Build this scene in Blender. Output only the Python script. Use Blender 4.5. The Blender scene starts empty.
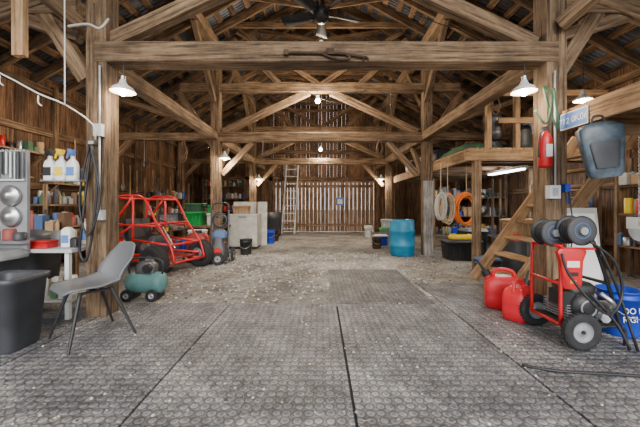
import bpy, math, random
from mathutils import Vector, Matrix, Euler
R = random.Random(7)
pi = math.pi
CH = 1.15; F = 310.0
# ------------------------------------------------------------------ materials
MATS = {}
def _new(name):
    m = bpy.data.materials.new(name); m.use_nodes = True
    nt = m.node_tree; bs = nt.nodes['Principled BSDF']
    MATS[name] = m
    return m, nt, bs
def ramp(nt, stops):
    r = nt.nodes.new('ShaderNodeValToRGB')
    e = r.color_ramp.elements
    while len(e) < len(stops): e.new(0.5)
    for i, (p, c) in enumerate(stops):
        e[i].position = p; e[i].color = (c[0], c[1], c[2], 1)
    return r
def plain(name, col, rough=0.5, metal=0.0, var=0.15, scale=6.0, bump=0.0):
    m, nt, bs = _new(name)
    tc = nt.nodes.new('ShaderNodeTexCoord')
    no = nt.nodes.new('ShaderNodeTexNoise'); no.inputs['Scale'].default_value = scale; no.inputs['Detail'].default_value = 5
    nt.links.new(tc.outputs['Object'], no.inputs['Vector'])
    r = ramp(nt, [(0.3, [c*(1-var) for c in col]), (0.7, [min(1, c*(1+var)) for c in col])])
    nt.links.new(no.outputs['Fac'], r.inputs['Fac'])
    nt.links.new(r.outputs['Color'], bs.inputs['Base Color'])
    bs.inputs['Roughness'].default_value = rough; bs.inputs['Metallic'].default_value = metal
    if bump:
        b = nt.nodes.new('ShaderNodeBump'); b.inputs['Strength'].default_value = bump; b.inputs['Distance'].default_value = 0.02
        nt.links.new(no.outputs['Fac'], b.inputs['Height']); nt.links.new(b.outputs['Normal'], bs.inputs['Normal'])
    return m
def wood(name, dark, mid, light, rough=0.85, bump=0.9, lo=.3, amp=.55, grain=22):
    m, nt, bs = _new(name)
    at = nt.nodes.new('ShaderNodeAttribute'); at.attribute_name = 'lc'
    rn = nt.nodes.new('ShaderNodeAttribute'); rn.attribute_name = 'rnd'
    mp = nt.nodes.new('ShaderNodeMapping'); mp.inputs['Scale'].default_value = (grain, grain, 1.3)
    no = nt.nodes.new('ShaderNodeTexNoise'); no.inputs['Scale'].default_value = 1.5; no.inputs['Detail'].default_value = 8; no.inputs['Roughness'].default_value = 0.72
    nt.links.new(at.outputs['Vector'], mp.inputs['Vector']); nt.links.new(mp.outputs['Vector'], no.inputs['Vector'])
    r = ramp(nt, [(0.36, dark), (0.5, mid), (0.68, light)])
    nt.links.new(no.outputs['Fac'], r.inputs['Fac'])
    no2 = nt.nodes.new('ShaderNodeTexNoise'); no2.inputs['Scale'].default_value = 2.6; no2.inputs['Detail'].default_value = 6; no2.inputs['Roughness'].default_value = .65
    nt.links.new(at.outputs['Vector'], no2.inputs['Vector'])
    ma = nt.nodes.new('ShaderNodeMath'); ma.operation = 'MULTIPLY_ADD'; ma.inputs[1].default_value = amp; ma.inputs[2].default_value = lo-.45
    nt.links.new(rn.outputs['Fac'], ma.inputs[0])
    mb = nt.nodes.new('ShaderNodeMath'); mb.operation = 'MULTIPLY_ADD'; mb.inputs[1].default_value = 1.75
    nt.links.new(no2.outputs['Fac'], mb.inputs[0]); nt.links.new(ma.outputs[0], mb.inputs[2])
    mx = nt.nodes.new('ShaderNodeVectorMath'); mx.operation = 'SCALE'
    nt.links.new(r.outputs['Color'], mx.inputs[0]); nt.links.new(mb.outputs[0], mx.inputs['Scale'])
    nt.links.new(mx.outputs[0], bs.inputs['Base Color'])
    bs.inputs['Roughness'].default_value = rough
    b = nt.nodes.new('ShaderNodeBump'); b.inputs['Strength'].default_value = bump; b.inputs['Distance'].default_value = 0.018
    nt.links.new(no.outputs['Fac'], b.inputs['Height']); nt.links.new(b.outputs['Normal'], bs.inputs['Normal'])
    return m
wood('timber', (.045,.025,.013), (.205,.128,.070), (.37,.255,.155))
wood('rafterwood', (.028,.015,.008), (.145,.083,.042), (.32,.205,.115))
wood('wallwood', (.022,.010,.005), (.115,.057,.027), (.25,.14,.072), amp=.75)
wood('doorwood', (.08,.04,.02), (.26,.15,.08), (.42,.27,.16), amp=.5)
wood('newwood', (.15,.08,.036), (.38,.225,.11), (.54,.37,.21))
wood('greywood', (.17,.155,.135), (.40,.37,.33), (.58,.55,.50))
def emis(name, col, s):
    m, nt, bs = _new(name)
    bs.inputs['Base Color'].default_value = (*col, 1)
    bs.inputs['Emission Color'].default_value = (*col, 1); bs.inputs['Emission Strength'].default_value = s
emis('bulb', (1, .93, .8), 40); emis('tube_light', (.9, .96, 1), 12)
plain('red', (.55,.012,.015), .35, var=.1); plain('darkred', (.30,.02,.02), .45)
plain('gasred', (.70,.018,.03), .35, var=.08)
plain('black', (.018,.018,.02), .5); plain('rubber', (.022,.022,.024), .85, var=.3, scale=20)
plain('charcoal', (.045,.048,.055), .5, var=.25); plain('chairgrey', (.15,.155,.165), .5, var=.06)
plain('steel', (.50,.50,.51), .35, .85, var=.2); plain('darksteel', (.13,.13,.14), .45, .7, var=.3)
plain('white', (.75,.75,.73), .5, var=.06); plain('offwhite', (.50,.48,.43), .6, var=.2)
plain('blue', (.01,.05,.45), .4); plain('barrelblue', (.01,.20,.36), .45, var=.2)
plain('teal', (.13,.30,.29), .4); plain('green', (.02,.33,.07), .45); plain('darkgreen', (.04,.10,.055), .8, var=.4, bump=.5)
plain('orange', (.88,.20,.01), .45); plain('yellow', (.85,.62,.02), .4)
plain('rope', (.50,.39,.26), .9, var=.3, scale=40); plain('grey', (.25,.255,.265), .5); plain('lightgrey', (.48,.49,.50), .5)
plain('scoop', (.06,.085,.11), .4, var=.6, scale=14); plain('rust', (.06,.035,.022), .85, .3, var=.5, scale=14, bump=.4)
plain('card', (.40,.26,.14), .85); plain('shadecol', (.62,.62,.60), .35)
plain('label', (.10,.22,.55), .5); plain('dullblue', (.06,.12,.25), .6); plain('dullred', (.28,.06,.05), .6); plain('dullgreen', (.07,.15,.08), .6); plain('brown', (.14,.08,.045), .7)
# roof tin
m, nt, bs = _new('tin')
tc = nt.nodes.new('ShaderNodeTexCoord')
wv = nt.nodes.new('ShaderNodeTexWave'); wv.bands_direction = 'Y'; wv.inputs['Scale'].default_value = 4.0; wv.inputs['Distortion'].default_value = 0
no = nt.nodes.new('ShaderNodeTexNoise'); no.inputs['Scale'].default_value = 1.3; no.inputs['Detail'].default_value = 8
nt.links.new(tc.outputs['Object'], wv.inputs['Vector']); nt.links.new(tc.outputs['Object'], no.inputs['Vector'])
r = ramp(nt, [(.38, (.025,.020,.018)), (.52, (.07,.072,.085)), (.68, (.26,.29,.35))])
nt.links.new(no.outputs['Fac'], r.inputs['Fac']); nt.links.new(r.outputs['Color'], bs.inputs['Base Color'])
bs.inputs['Metallic'].default_value = .3; bs.inputs['Roughness'].default_value = .5
b = nt.nodes.new('ShaderNodeBump'); b.inputs['Strength'].default_value = .8; b.inputs['Distance'].default_value = .03
nt.links.new(wv.outputs['Fac'], b.inputs['Height']); nt.links.new(b.outputs['Normal'], bs.inputs['Normal'])
# gravel / dusty floor
m, nt, bs = _new('gravel')
tc = nt.nodes.new('ShaderNodeTexCoord')
n1 = nt.nodes.new('ShaderNodeTexNoise'); n1.inputs['Scale'].default_value = 1.1; n1.inputs['Detail'].default_value = 9; n1.inputs['Roughness'].default_value = .7
n3 = nt.nodes.new('ShaderNodeTexNoise'); n3.inputs['Scale'].default_value = 10; n3.inputs['Detail'].default_value = 9; n3.inputs['Roughness'].default_value = .95
for n in (n1, n3): nt.links.new(tc.outputs['Object'], n.inputs['Vector'])
ra = ramp(nt, [(.36, (.20,.18,.155)), (.5, (.38,.352,.32)), (.62, (.56,.53,.49))])
nt.links.new(n1.outputs['Fac'], ra.inputs['Fac'])
rb = ramp(nt, [(.40, (.12,.11,.10)), (.48, (.78,.77,.76)), (.58, (1.02,1.02,1.02)), (.64, (2.0,2.0,1.98))])
nt.links.new(n3.outputs['Fac'], rb.inputs['Fac'])
mx = nt.nodes.new('ShaderNodeVectorMath'); mx.operation = 'MULTIPLY'
nt.links.new(ra.outputs['Color'], mx.inputs[0]); nt.links.new(rb.outputs['Color'], mx.inputs[1]); nt.links.new(mx.outputs[0], bs.inputs['Base Color'])
bs.inputs['Roughness'].default_value = .95
b = nt.nodes.new('ShaderNodeBump'); b.inputs['Strength'].default_value = 1.0; b.inputs['Distance'].default_value = .03
nt.links.new(n3.outputs['Fac'], b.inputs['Height']); nt.links.new(b.outputs['Normal'], bs.inputs['Normal'])
# stall mats
def matmat(name, k):
    m, nt, bs = _new(name)
    tc = nt.nodes.new('ShaderNodeTexCoord')
    vo = nt.nodes.new('ShaderNodeTexVoronoi'); vo.inputs['Scale'].default_value = 17; vo.inputs['Randomness'].default_value = .22; vo.distance = 'EUCLIDEAN'
    n1 = nt.nodes.new('ShaderNodeTexNoise'); n1.inputs['Scale'].default_value = 1.8; n1.inputs['Detail'].default_value = 9; n1.inputs['Roughness'].default_value = .78
    n3 = nt.nodes.new('ShaderNodeTexNoise'); n3.inputs['Scale'].default_value = 30; n3.inputs['Detail'].default_value = 7; n3.inputs['Roughness'].default_value = .95
    for n in (vo, n1, n3): nt.links.new(tc.outputs['Object'], n.inputs['Vector'])
    ra = ramp(nt, [(.37, (.06*k,.061*k,.068*k)), (.5, (.155*k,.156*k,.17*k)), (.63, (.34*k,.33*k,.33*k))])
    nt.links.new(n1.outputs['Fac'], ra.inputs['Fac'])
    rg = ramp(nt, [(.16, (.75,.75,.76)), (.34, (1.5,1.5,1.5)), (.44, (.26,.26,.27)), (.60, (.9,.87,.82))])
    nt.links.new(vo.outputs['Distance'], rg.inputs['Fac'])
    mx = nt.nodes.new('ShaderNodeVectorMath'); mx.operation = 'MULTIPLY'
    nt.links.new(ra.outputs['Color'], mx.inputs[0]); nt.links.new(rg.outputs['Color'], mx.inputs[1])
    rs = ramp(nt, [(.40, (0,0,0)), (.5, (0.01,0.01,0.01)), (.57, (.05,.046,.038)), (.64, (.42,.385,.32))])
    nt.links.new(n3.outputs['Fac'], rs.inputs['Fac'])
    ad = nt.nodes.new('ShaderNodeVectorMath'); ad.operation = 'ADD'
    nt.links.new(mx.outputs[0], ad.inputs[0]); nt.links.new(rs.outputs['Color'], ad.inputs[1]); nt.links.new(ad.outputs[0], bs.inputs['Base Color'])
    bs.inputs['Roughness'].default_value = .55
    b = nt.nodes.new('ShaderNodeBump'); b.inputs['Strength'].default_value = 1; b.inputs['Distance'].default_value = .014; b.invert = True
    nt.links.new(vo.outputs['Distance'], b.inputs['Height']); nt.links.new(b.outputs['Normal'], bs.inputs['Normal'])
matmat('stallmat', 1.08); matmat('stallmat_dark', .72)

# ------------------------------------------------------------------ builder
def catmull(pts, n=6, closed=False):
    P = [Vector(p) for p in pts]; out = []
    L = len(P)
    rng = range(L) if closed else range(L-1)
    for i in rng:
        if closed: a, b_, c, d = P[(i-1) % L], P[i], P[(i+1) % L], P[(i+2) % L]
        else: a, b_, c, d = P[max(i-1, 0)], P[i], P[i+1], P[min(i+2, L-1)]
        for k in range(n):
            t = k/n
            out.append(.5*((2*b_)+(c-a)*t+(2*a-5*b_+4*c-d)*t*t+(-a+3*b_-3*c+d)*t**3))
    if not closed: out.append(P[-1])
    return out
def frame(d):
    d = d.normalized()
    up = Vector((0, 0, 1)) if abs(d.z) < .99 else Vector((0, 1, 0))
    x = up.cross(d).normalized(); y = d.cross(x).normalized()
    return x, y, d
class B:
    def __init__(s, M=None):
        s.M = M or Matrix.Identity(4); s.v = []; s.f = []; s.fm = []; s.sm = []; s.lc = []; s.rn = []
    def add(s, vs, fs, mat, smooth=False, lc=None):
        o = len(s.v); r = R.random(); off = Vector((R.random()*9, R.random()*9, R.random()*30))
        for i, q in enumerate(vs):
            q = Vector(q); s.v.append(s.M @ q); s.lc.append((Vector(lc[i]) if lc else q)+off); s.rn.append(r)
        for f in fs: s.f.append([o+i for i in f]); s.fm.append(mat); s.sm.append(smooth)
    def box(s, c, d, mat, rot=None, ax=None):
        hx, hy, hz = d[0]/2, d[1]/2, d[2]/2
        E = Euler(rot).to_matrix() if rot else Matrix.Identity(3)
        loc = [Vector((x*hx, y*hy, z*hz)) for x in (-1, 1) for y in (-1, 1) for z in (-1, 1)]
        a = max(range(3), key=lambda i: d[i]) if ax is None else ax
        lc = []
        for q in loc:
            o = [q[i] for i in range(3) if i != a]; lc.append((o[0], o[1], q[a]))
        vs = [E @ q + Vector(c) for q in loc]
        s.add(vs, [(0,1,3,2), (4,6,7,5), (0,4,5,1), (2,3,7,6), (0,2,6,4), (1,5,7,3)], mat, lc=lc)
    def beam(s, p1, p2, w, h, mat):
        p1 = Vector(p1); p2 = Vector(p2); x, y, z = frame(p2-p1); L = (p2-p1).length
        vs = []; lc = []
        for a in (-1, 1):
            for b_ in (-1, 1):
                for c in (0, 1):
                    vs.append(p1 + x*a*w/2 + y*b_*h/2 + z*L*c); lc.append((a*w/2, b_*h/2, L*c))
        s.add(vs, [(0,1,3,2), (4,6,7,5), (0,4,5,1), (2,3,7,6), (0,2,6,4), (1,5,7,3)], mat, lc=lc)
    def cyl(s, p1, p2, r1, mat, r2=None, seg=20, smooth=True):
        p1 = Vector(p1); p2 = Vector(p2)
        x, y, z = frame(p2-p1); L = (p2-p1).length; r2 = r1 if r2 is None else r2
        vs = []; fs = []
        for k, (p, r) in enumerate(((p1, r1), (p2, r2))):
            for i in range(seg):
                a = 2*pi*i/seg; vs.append(p+x*r*math.cos(a)+y*r*math.sin(a))
        fs = [(i, (i+1) % seg, seg+(i+1) % seg, seg+i) for i in range(seg)]
        s.add(vs, fs, mat, smooth)
        s.add(vs[:seg], [list(range(seg))[::-1]], mat); s.add(vs[seg:], [list(range(seg))], mat)
    def lathe(s, p, prof, mat, axis=(0, 0, 1), seg=28, smooth=True):
        x, y, z = frame(Vector(axis)); p = Vector(p); vs = []; n = len(prof)
        for r, h in prof:
            for i in range(seg):
                a = 2*pi*i/seg; vs.append(p+x*r*math.cos(a)+y*r*math.sin(a)+z*h)
        fs = [(k*seg+i, k*seg+(i+1) % seg, (k+1)*seg+(i+1) % seg, (k+1)*seg+i) for k in range(n-1) for i in range(seg)]
        s.add(vs, fs, mat, smooth)
    def tube(s, pts, r, mat, closed=False, seg=8, sm=5):
        P = catmull(pts, sm, closed) if sm > 1 else [Vector(p) for p in pts]
        n = len(P); vs = []; prev = None
        for i in range(n):
            if closed: d = P[(i+1) % n]-P[i-1]
            else: d = P[min(i+1, n-1)]-P[max(i-1, 0)]
            d.normalize()
            if prev is None: x, y, z = frame(d)
            else:
                x = prev - d*prev.dot(d); x.normalize(); y = d.cross(x)
            prev = x
            for k in range(seg):
                a = 2*pi*k/seg; vs.append(P[i]+x*r*math.cos(a)+y*r*math.sin(a))
        m_ = n if closed else n-1
        fs = [(i*seg+k, i*seg+(k+1) % seg, ((i+1) % n)*seg+(k+1) % seg, ((i+1) % n)*seg+k) for i in range(m_) for k in range(seg)]
        if not closed: fs += [list(range(seg))[::-1], [(n-1)*seg+k for k in range(seg)]]
        s.add(vs, fs, mat, True)
    def torus(s, c, axis, Rr, r, mat, seg=32, rs=10):
        x, y, z = frame(Vector(axis)); c = Vector(c); vs = []
        for i in range(seg):
            a = 2*pi*i/seg; d = x*math.cos(a)+y*math.sin(a)
            for k in range(rs):
                b_ = 2*pi*k/rs; vs.append(c+d*(Rr+r*math.cos(b_))+z*r*math.sin(b_))
        fs = [(i*rs+k, ((i+1) % seg)*rs+k, ((i+1) % seg)*rs+(k+1) % rs, i*rs+(k+1) % rs) for i in range(seg) for k in range(rs)]
        s.add(vs, fs, mat, True)
    def ball(s, c, r, mat, seg=16, rings=10):
        if not hasattr(r, '__len__'): r = (r, r, r)
        vs = []; c = Vector(c)
        for j in range(rings+1):
            t = pi*j/rings
            for i in range(seg):
                a = 2*pi*i/seg; vs.append(c+Vector((r[0]*math.sin(t)*math.cos(a), r[1]*math.sin(t)*math.sin(a), r[2]*math.cos(t))))
        fs = [(j*seg+i, (j+1)*seg+i, (j+1)*seg+(i+1) % seg, j*seg+(i+1) % seg) for j in range(rings) for i in range(seg)]
        s.add(vs, fs, mat, True)
    def loft(s, c, secs, mat, n=4, seg=32, smooth=True, caps=True):
        c = Vector(c); vs = []
        for q in secs:
            z, hx, hy = q[:3]
            for i in range(seg):
                a = 2*pi*i/seg; ca, sa = math.cos(a), math.sin(a)
                vs.append(c+Vector((hx*math.copysign(abs(ca)**(2/n), ca), hy*math.copysign(abs(sa)**(2/n), sa), z)))
        K = len(secs)
        fs = [(k*seg+i, k*seg+(i+1) % seg, (k+1)*seg+(i+1) % seg, (k+1)*seg+i) for k in range(K-1) for i in range(seg)]
        s.add(vs, fs, mat, smooth)
        if caps:
            s.add(vs[:seg], [list(range(seg))[::-1]], mat); s.add(vs[-seg:], [list(range(seg))], mat)
    def surf(s, fn, nu, nv, mat):
        vs = [fn(i/nu, j/nv) for i in range(nu+1) for j in range(nv+1)]
        w = nv+1
        s.add(vs, [(i*w+j, (i+1)*w+j, (i+1)*w+j+1, i*w+j+1) for i in range(nu) for j in range(nv)], mat, True)
    def wheel(s, c, axis, r, w, hubmat='steel', hub=.5):
        c = Vector(c); z = Vector(axis).normalized()
        h = w/2
        s.lathe(c, [(r*hub, -h*.8), (r*.8, -h), (r*.96, -h*.8), (r, -h*.3), (r, h*.3), (r*.96, h*.8), (r*.8, h), (r*hub, h*.8), (r*hub, -h*.8)], 'rubber', z)
        n = max(12, int(2*pi*r/.03))
        x, y, _ = frame(z)
        for i in range(n):
            a = 2*pi*i/n; d = x*math.cos(a)+y*math.sin(a)
            s.beam(c+d*r*.985-z*h*.7, c+d*r*.985+z*h*.7, .008, .012, 'rubber')
        for q in (1, -1):
            s.lathe(c, [(0, q*h*.5), (r*.2, q*h*.55), (r*.22, q*h*.3), (r*hub*.85, q*h*.15), (r*hub, q*h*.75)], hubmat, z)
        s.cyl(c-z*h*.9, c+z*h*.9, r*.1, 'black')
    def build(s, name, bevel=0, solid=0, parent=None):
        me = bpy.data.meshes.new(name)
        lo = [min(q[i] for q in s.v) for i in range(3)]; hi = [max(q[i] for q in s.v) for i in range(3)]
        o = Vector(((lo[0]+hi[0])/2, (lo[1]+hi[1])/2, lo[2]))
        me.from_pydata([tuple(q-o) for q in s.v], [], s.f)
        used = []
        for mname in s.fm:
            if mname not in used: used.append(mname)
        for u in used: me.materials.append(MATS[u])
        me.polygons.foreach_set('material_index', [used.index(q) for q in s.fm])
        me.polygons.foreach_set('use_smooth', s.sm)
        a = me.attributes.new('lc', 'FLOAT_VECTOR', 'POINT')
        a.data.foreach_set('vector', [k for q in s.lc for k in q])
        a = me.attributes.new('rnd', 'FLOAT', 'POINT'); a.data.foreach_set('value', s.rn)
        me.update()
        ob = bpy.data.objects.new(name, me); bpy.context.scene.collection.objects.link(ob)
        ob.location = o
        if solid:
            md = ob.modifiers.new('solid', 'SOLIDIFY'); md.thickness = solid
        if bevel:
            md = ob.modifiers.new('bevel', 'BEVEL'); md.width = bevel; md.segments = 2; md.limit_method = 'ANGLE'; md.angle_limit = math.radians(50)
        if parent:
            ob.parent = parent; ob.location = o - parent.location
        return ob
def T(x, y, z=0, rz=0, rx=0, ry=0): return Matrix.Translation((x, y, z)) @ Euler((rx, ry, rz)).to_matrix().to_4x4()
def light(name, loc, power, col=(1, .83, .62), rad=.08, parent=None):
    l = bpy.data.lights.new(name, 'POINT'); l.energy = power; l.color = col; l.shadow_soft_size = rad
    ob = bpy.data.objects.new(name, l); bpy.context.scene.collection.objects.link(ob)
    ob.location = loc
    if parent: ob.parent = parent; ob.location = Vector(loc)-parent.location
    return ob
def text(name, s, size, M, mat, parent=None):
    c = bpy.data.curves.new(name, 'FONT'); c.body = s; c.size = size; c.align_x = 'CENTER'; c.align_y = 'CENTER'; c.extrude = .0015
    ob = bpy.data.objects.new(name, c); bpy.context.scene.collection.objects.link(ob); c.materials.append(MATS[mat])
    if parent: ob.parent = parent; ob.matrix_parent_inverse = Matrix.Translation(-parent.location)
    ob.matrix_basis = M
    return ob

# ------------------------------------------------------------------ shell
WX = 5.2; YB = 13.3; YF = -.6; RZ = 6.3; EZ = 3.45
def roofz(x): return RZ-(RZ-EZ)*abs(x)/WX
b = B(); b.box((0, 20, -.35), (120, 120, .5), 'gravel'); b.build('ground')
b = B(); b.box((0, (YB+YF)/2, -.05), (WX*2+.3, YB-YF+.3, .1), 'gravel'); b.build('floor')
def boards_y(X, y0, y1, ztop, mat):
    b = B(); y = y0
    while y < y1:
        w = R.uniform(.15, .27); w = min(w, y1-y)
        b.box((X+R.uniform(-.006, .006), y+w/2, ztop/2), (.024, w-R.choice([.002, .003, .006]), ztop), mat); y += w
    return b
for sx, nm in ((-1, 'wall_left'), (1, 'wall_right')):
    b = boards_y(sx*WX, YF, YB, EZ+.05, 'wallwood')
    for z in (.5, 1.5, 2.5, 3.3): b.box((sx*(WX-.045), (YF+YB)/2, z), (.06, YB-YF, .12), 'rafterwood')
    for y in [YF+.1+i*1.3 for i in range(11)]: b.box((sx*(WX-.06), y, 1.7), (.09, .1, 3.4), 'rafterwood')
    b.build(nm)
b = B(); x = -WX
while x < WX:
    w = R.uniform(.13, .26); w = min(w, WX-x); xm = x+w/2
    zt = roofz(xm)-.02
    z0 = 2.1 if -1.95 < xm < 2.3 else 0
    b.box((xm, YB+R.uniform(-.006, .006), (zt+z0)/2), (w-R.choice([.001, .002, .004]), .024, zt-z0), 'wallwood'); x += w
for z in (2.27, 3.4): b.box((0, YB-.08, z), (WX*2-.3, .12, .16), 'rafterwood')
for x in (-4.2, -3.1, 3.3, 4.3, -2.1, 2.45): b.box((x, YB-.08, roofz(x)/2), (.14, .12, roofz(x)-.15), 'rafterwood')
for x in (-1, 0, 1): b.box((x, YB-.08, (2.35+roofz(x))/2), (.12, .1, roofz(x)-2.5), 'rafterwood')
b.build('wall_back')
b = B(); x = -2.02
while x < 2.36:
    w = min(R.uniform(.12, .2), 2.36-x)
    b.box((x+w/2, YB-.045+R.uniform(-.004, .004), 1.1), (w-.012, .03, 2.16), 'doorwood'); x += w
for z in (.3, 1.95): b.box((.17, YB-.075, z), (4.2, .03, .12), 'doorwood')
b.box((.17, YB-.09, 1.1), (.05, .04, 2.1), 'timber'); b.box((.27, YB-.1, 1.1), (.02, .02, .2), 'darksteel')
b.build('door_1')
b = B(); b.box((.85, YB-.075, 1.3), (.28, .02, .34), 'label'); b.box((.85, YB-.088, 1.3), (.2, .01, .2), 'white'); b.build('notice_sign')
# roof
for sgn in (-1, 1):
    b = B()
    p = [(0, YF-.4, RZ+.09), (sgn*(WX+.4), YF-.4, roofz(WX+.4)+.09), (sgn*(WX+.4), YB+.3, roofz(WX+.4)+.09), (0, YB+.3, RZ+.09)]
    b.add(p, [(0, 1, 2, 3)], 'tin'); b.build('ceiling', solid=.01)
    b = B(); L = math.hypot(WX, RZ-EZ)
    d = Vector((sgn*WX, 0, EZ-RZ)).normalized(); nrm = Vector((sgn*(RZ-EZ), 0, WX)).normalized()
    k = .15
    ang = math.atan2(RZ-EZ, WX)
    while k < L+.2:
        c = Vector((0, 0, RZ))+d*k+nrm*.05
        y = YF-.3
        while y < YB+.2:
            l = min(R.uniform(3, 4.5), YB+.2-y)
            b.box(c+Vector((0, y+l/2, 0)), (.12, l-.01, .025), 'rafterwood', rot=(0, sgn*ang, 0)); y += l
        k += R.uniform(.27, .36)
    b.build('roof_purlins')
    b = B(); y = YF; i = 0
    while y < YB:
        b.beam(Vector((0, y, RZ-.06)), Vector((0, y, RZ-.06))+d*(L+.15), .06, .15, 'rafterwood')
        if i % 2: b.beam((sgn*1.5, y+.05, roofz(1.5)-.12), (sgn*.1, y+.05, 5.15), .03, .09, 'rafterwood')
        y += .62; i += 1
    b.build('roof_rafters')
b = B(); y = YF+.06
while y < YB:
    zc = 5.15; xx = (RZ-zc)/(RZ-EZ)*WX
    b.beam((-xx, y, zc), (xx, y, zc), .04, .12, 'rafterwood')
    y += 1.24
b.beam((0, YF, RZ-.1), (0, YB, RZ-.1), .05, .2, 'rafterwood')
b.build('collar_ties')

# ------------------------------------------------------------------ timber frame
PXL = {0: (-2.27, 2.40), 1: (-2.39, 2.46), 2: (-2.40, 2.45)}
PX = 2.4; bents = [3.24, 7.15, 11.1]
for bi, y in enumerate(bents):
    for sx in (-1, 1):
        px = PXL[bi][0 if sx < 0 else 1]
        b = B(); zt = roofz(PX)-.3
        b.box((px, y, zt/2), (.205, .2, zt), 'timber')
        for k in range(5): b.box((px+R.uniform(-.05, .05), y-.1, .4+k*.8+R.random()*.3), (.012, .004, .25), 'rust')
        if bi == 1 and sx == 1: b.box((px, y-.112, .85), (.22, .02, 1.7), 'greywood')
        b.build('timber_post', bevel=.012)
        b = B()
        b.box((sx*(WX-.24), y, 1.7), (.18, .2, 3.4), 'timber')
        b.build('aisle_post', bevel=.01)
    b = B()
    b.beam((PXL[bi][0]-.02, y, 2.705), (PXL[bi][1]+.02, y, 2.705), .22, .21, 'timber')
    b.build('tie_beam', bevel=.015)
    b = B(); b.beam((-3.2, y, 3.84), (3.2, y, 3.84), .16, .2, 'timber'); b.build('upper_tie_beam', bevel=.01)
    for sx in (-1, 1):
        b = B()
        b.beam((sx*2.25, y+.02, 2.83), (sx*.25, y+.02, 3.76), .12, .15, 'timber')
        b.beam((sx*2.42, y, 2.45), (sx*3.25, y, 3.75), .12, .15, 'timber')
        b.beam((sx*.9, y, 3.9), (sx*2.0, y, 4.95), .1, .14, 'timber')
        b.beam((0, y, 3.9), (sx*1.9, y, 5.15), .08, .12, 'rafterwood')
        if bi: b.beam((sx*2.25, y, 1.85), (sx*1.55, y, 2.6), .1, .13, 'timber')
        b.beam((sx*2.5, y, 2.72 if bi else 3.2), (sx*(WX-.2), y, 2.72 if bi else 3.2), .15, .17, 'timber')
        b.beam((sx*2.5, y, 2.9), (sx*4.6, y, roofz(4.6)-.2), .1, .12, 'timber')
        b.beam((sx*(WX-.3), y, 2.1), (sx*4.3, y, 2.7 if bi else 3.15), .1, .11, 'timber')
        b.build('truss_brace', bevel=.008)
for sx in (-1, 1):
    b = B()
    b.beam((sx*PX, 3.36, 2.72), (sx*PX, 7.04, 2.72), .16, .18, 'timber')
    b.beam((sx*PX, 7.27, 2.72), (sx*PX, YB-.15, 2.72), .16, .18, 'timber')
    b.build('side_girt', bevel=.01)
    b = B(); b.beam((sx*PX, YF, roofz(PX)-.2), (sx*PX, YB-.15, roofz(PX)-.2), .2, .22, 'timber'); b.build('purlin_plate', bevel=.01)
    b = B()
    for y0 in (3.4, 7.3):
        b.beam((sx*PX, y0, 3.5), (sx*PX, y0+1.1, roofz(PX)-.3), .1, .13, 'timber')
        b.beam((sx*PX, y0+3.6, 3.5), (sx*PX, y0+2.5, roofz(PX)-.3), .1, .13, 'timber')
        if y0 > 4: b.beam((sx*PX, y0, 1.9), (sx*PX, y0+.75, 2.62), .1, .12, 'timber')
    b.build('purlin_brace', bevel=.006)
b = B(); b.beam((-2.42, 2.5, 2.35), (-2.42, 2.5, roofz(2.42)-.2), .09, .05, 'newwood'); b.build('hanging_plank')
for sx in (-1, 1):
    b = B(); b.beam((sx*PX, 3.1, 2.95), (sx*3.35, 1.4, 3.9), .1, .12, 'timber')
    b.beam((sx*2.6, 3.2, 3.35), (sx*(WX-.2), 3.2, 2.5), .1, .12, 'timber')
    b.build('corner_brace', bevel=.008)

# ------------------------------------------------------------------ stall mats
xs = [-3.47, -2.25, -1.03, .19, 1.41, 2.63, 3.85]
b = B(); b.box((.19, 1.75, .002), (7.3, 3.5, .004), 'rubber'); b.build('seam_darkening_sheet')  # dark sheet added under the mats so the seams between them read dark
for i in range(6):
    b = B(); y1 = 3.565+R.uniform(-.02, .02)+(0.0 if i not in (4, 5) else .9)
    b.box(((xs[i]+xs[i+1])/2, (y1-.2)/2, .0105), (xs[i+1]-xs[i]-.018, y1+.2, .013), 'stallmat', rot=(0, 0, R.uniform(-.002, .002))); b.build('rubber_stall_mat')
b = B(); b.box((.74, 4.53, .008), (1.2, 1.85, .014), 'stallmat_dark'); b.build('rubber_stall_mat')
b = B()
for i in range(3200):
    x = R.uniform(-2.6, 2.8); y = R.uniform(1.2, 7.5); s = R.uniform(.003, .011)*(1 if y < 3.6 else 1.7)
    z = .018 if y < 3.5 else .002
    if y < 3.6 and R.random() < .6:
        a = R.uniform(0, pi); l = R.uniform(.01, .035)
        b.box((x, y, z+.001), (l, .002, .0015), 'rope', rot=(0, 0, a))
    else:
        b.loft((x, y, z), [(0, s, s*.8), (s*.6, s*.8, s*.6), (s*.9, s*.3, s*.3)], R.choice(['offwhite', 'grey', 'rope', 'charcoal', 'lightgrey']), n=2.5, seg=6, smooth=False)
b.build('scattered_straw_and_gravel')

# ------------------------------------------------------------------ lofts
b = B()
for k in range(13): b.box((2.60+.19*k+.09, 8.1, 2.13), (.18, 5.4, .035), 'newwood')
b.box((3.78, 5.42, 2.02), (2.5, .05, .19), 'newwood')
b.box((2.6, 8.1, 2.02), (.06, 5.4, .19), 'newwood')
for k in range(9): b.box((3.8, 5.75+k*.6, 2.02), (2.4, .05, .17), 'rafterwood')
b.box((2.75, 5.45, .96), (.12, .1, 1.92), 'timber')
b.build('hay_loft')
b = B()
for x in (2.95, 3.45): b.box((x, 5.44, 2.66), (.08, .08, 1.02), 'newwood')
b.box((4.6, 5.44, 2.66), (.08, .08, 1.02), 'newwood')
b.box((3.95, 5.39, 3.1), (2.1, .03, .1), 'newwood'); b.box((4.05, 5.39, 2.62), (1.9, .03, .1), 'newwood')
b.build('loft_railing')
b = B()
for k in range(13): b.box((2.44+.2*k+.12, 2.0, 2.09), (.19, 2.0, .035), 'newwood')
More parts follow.
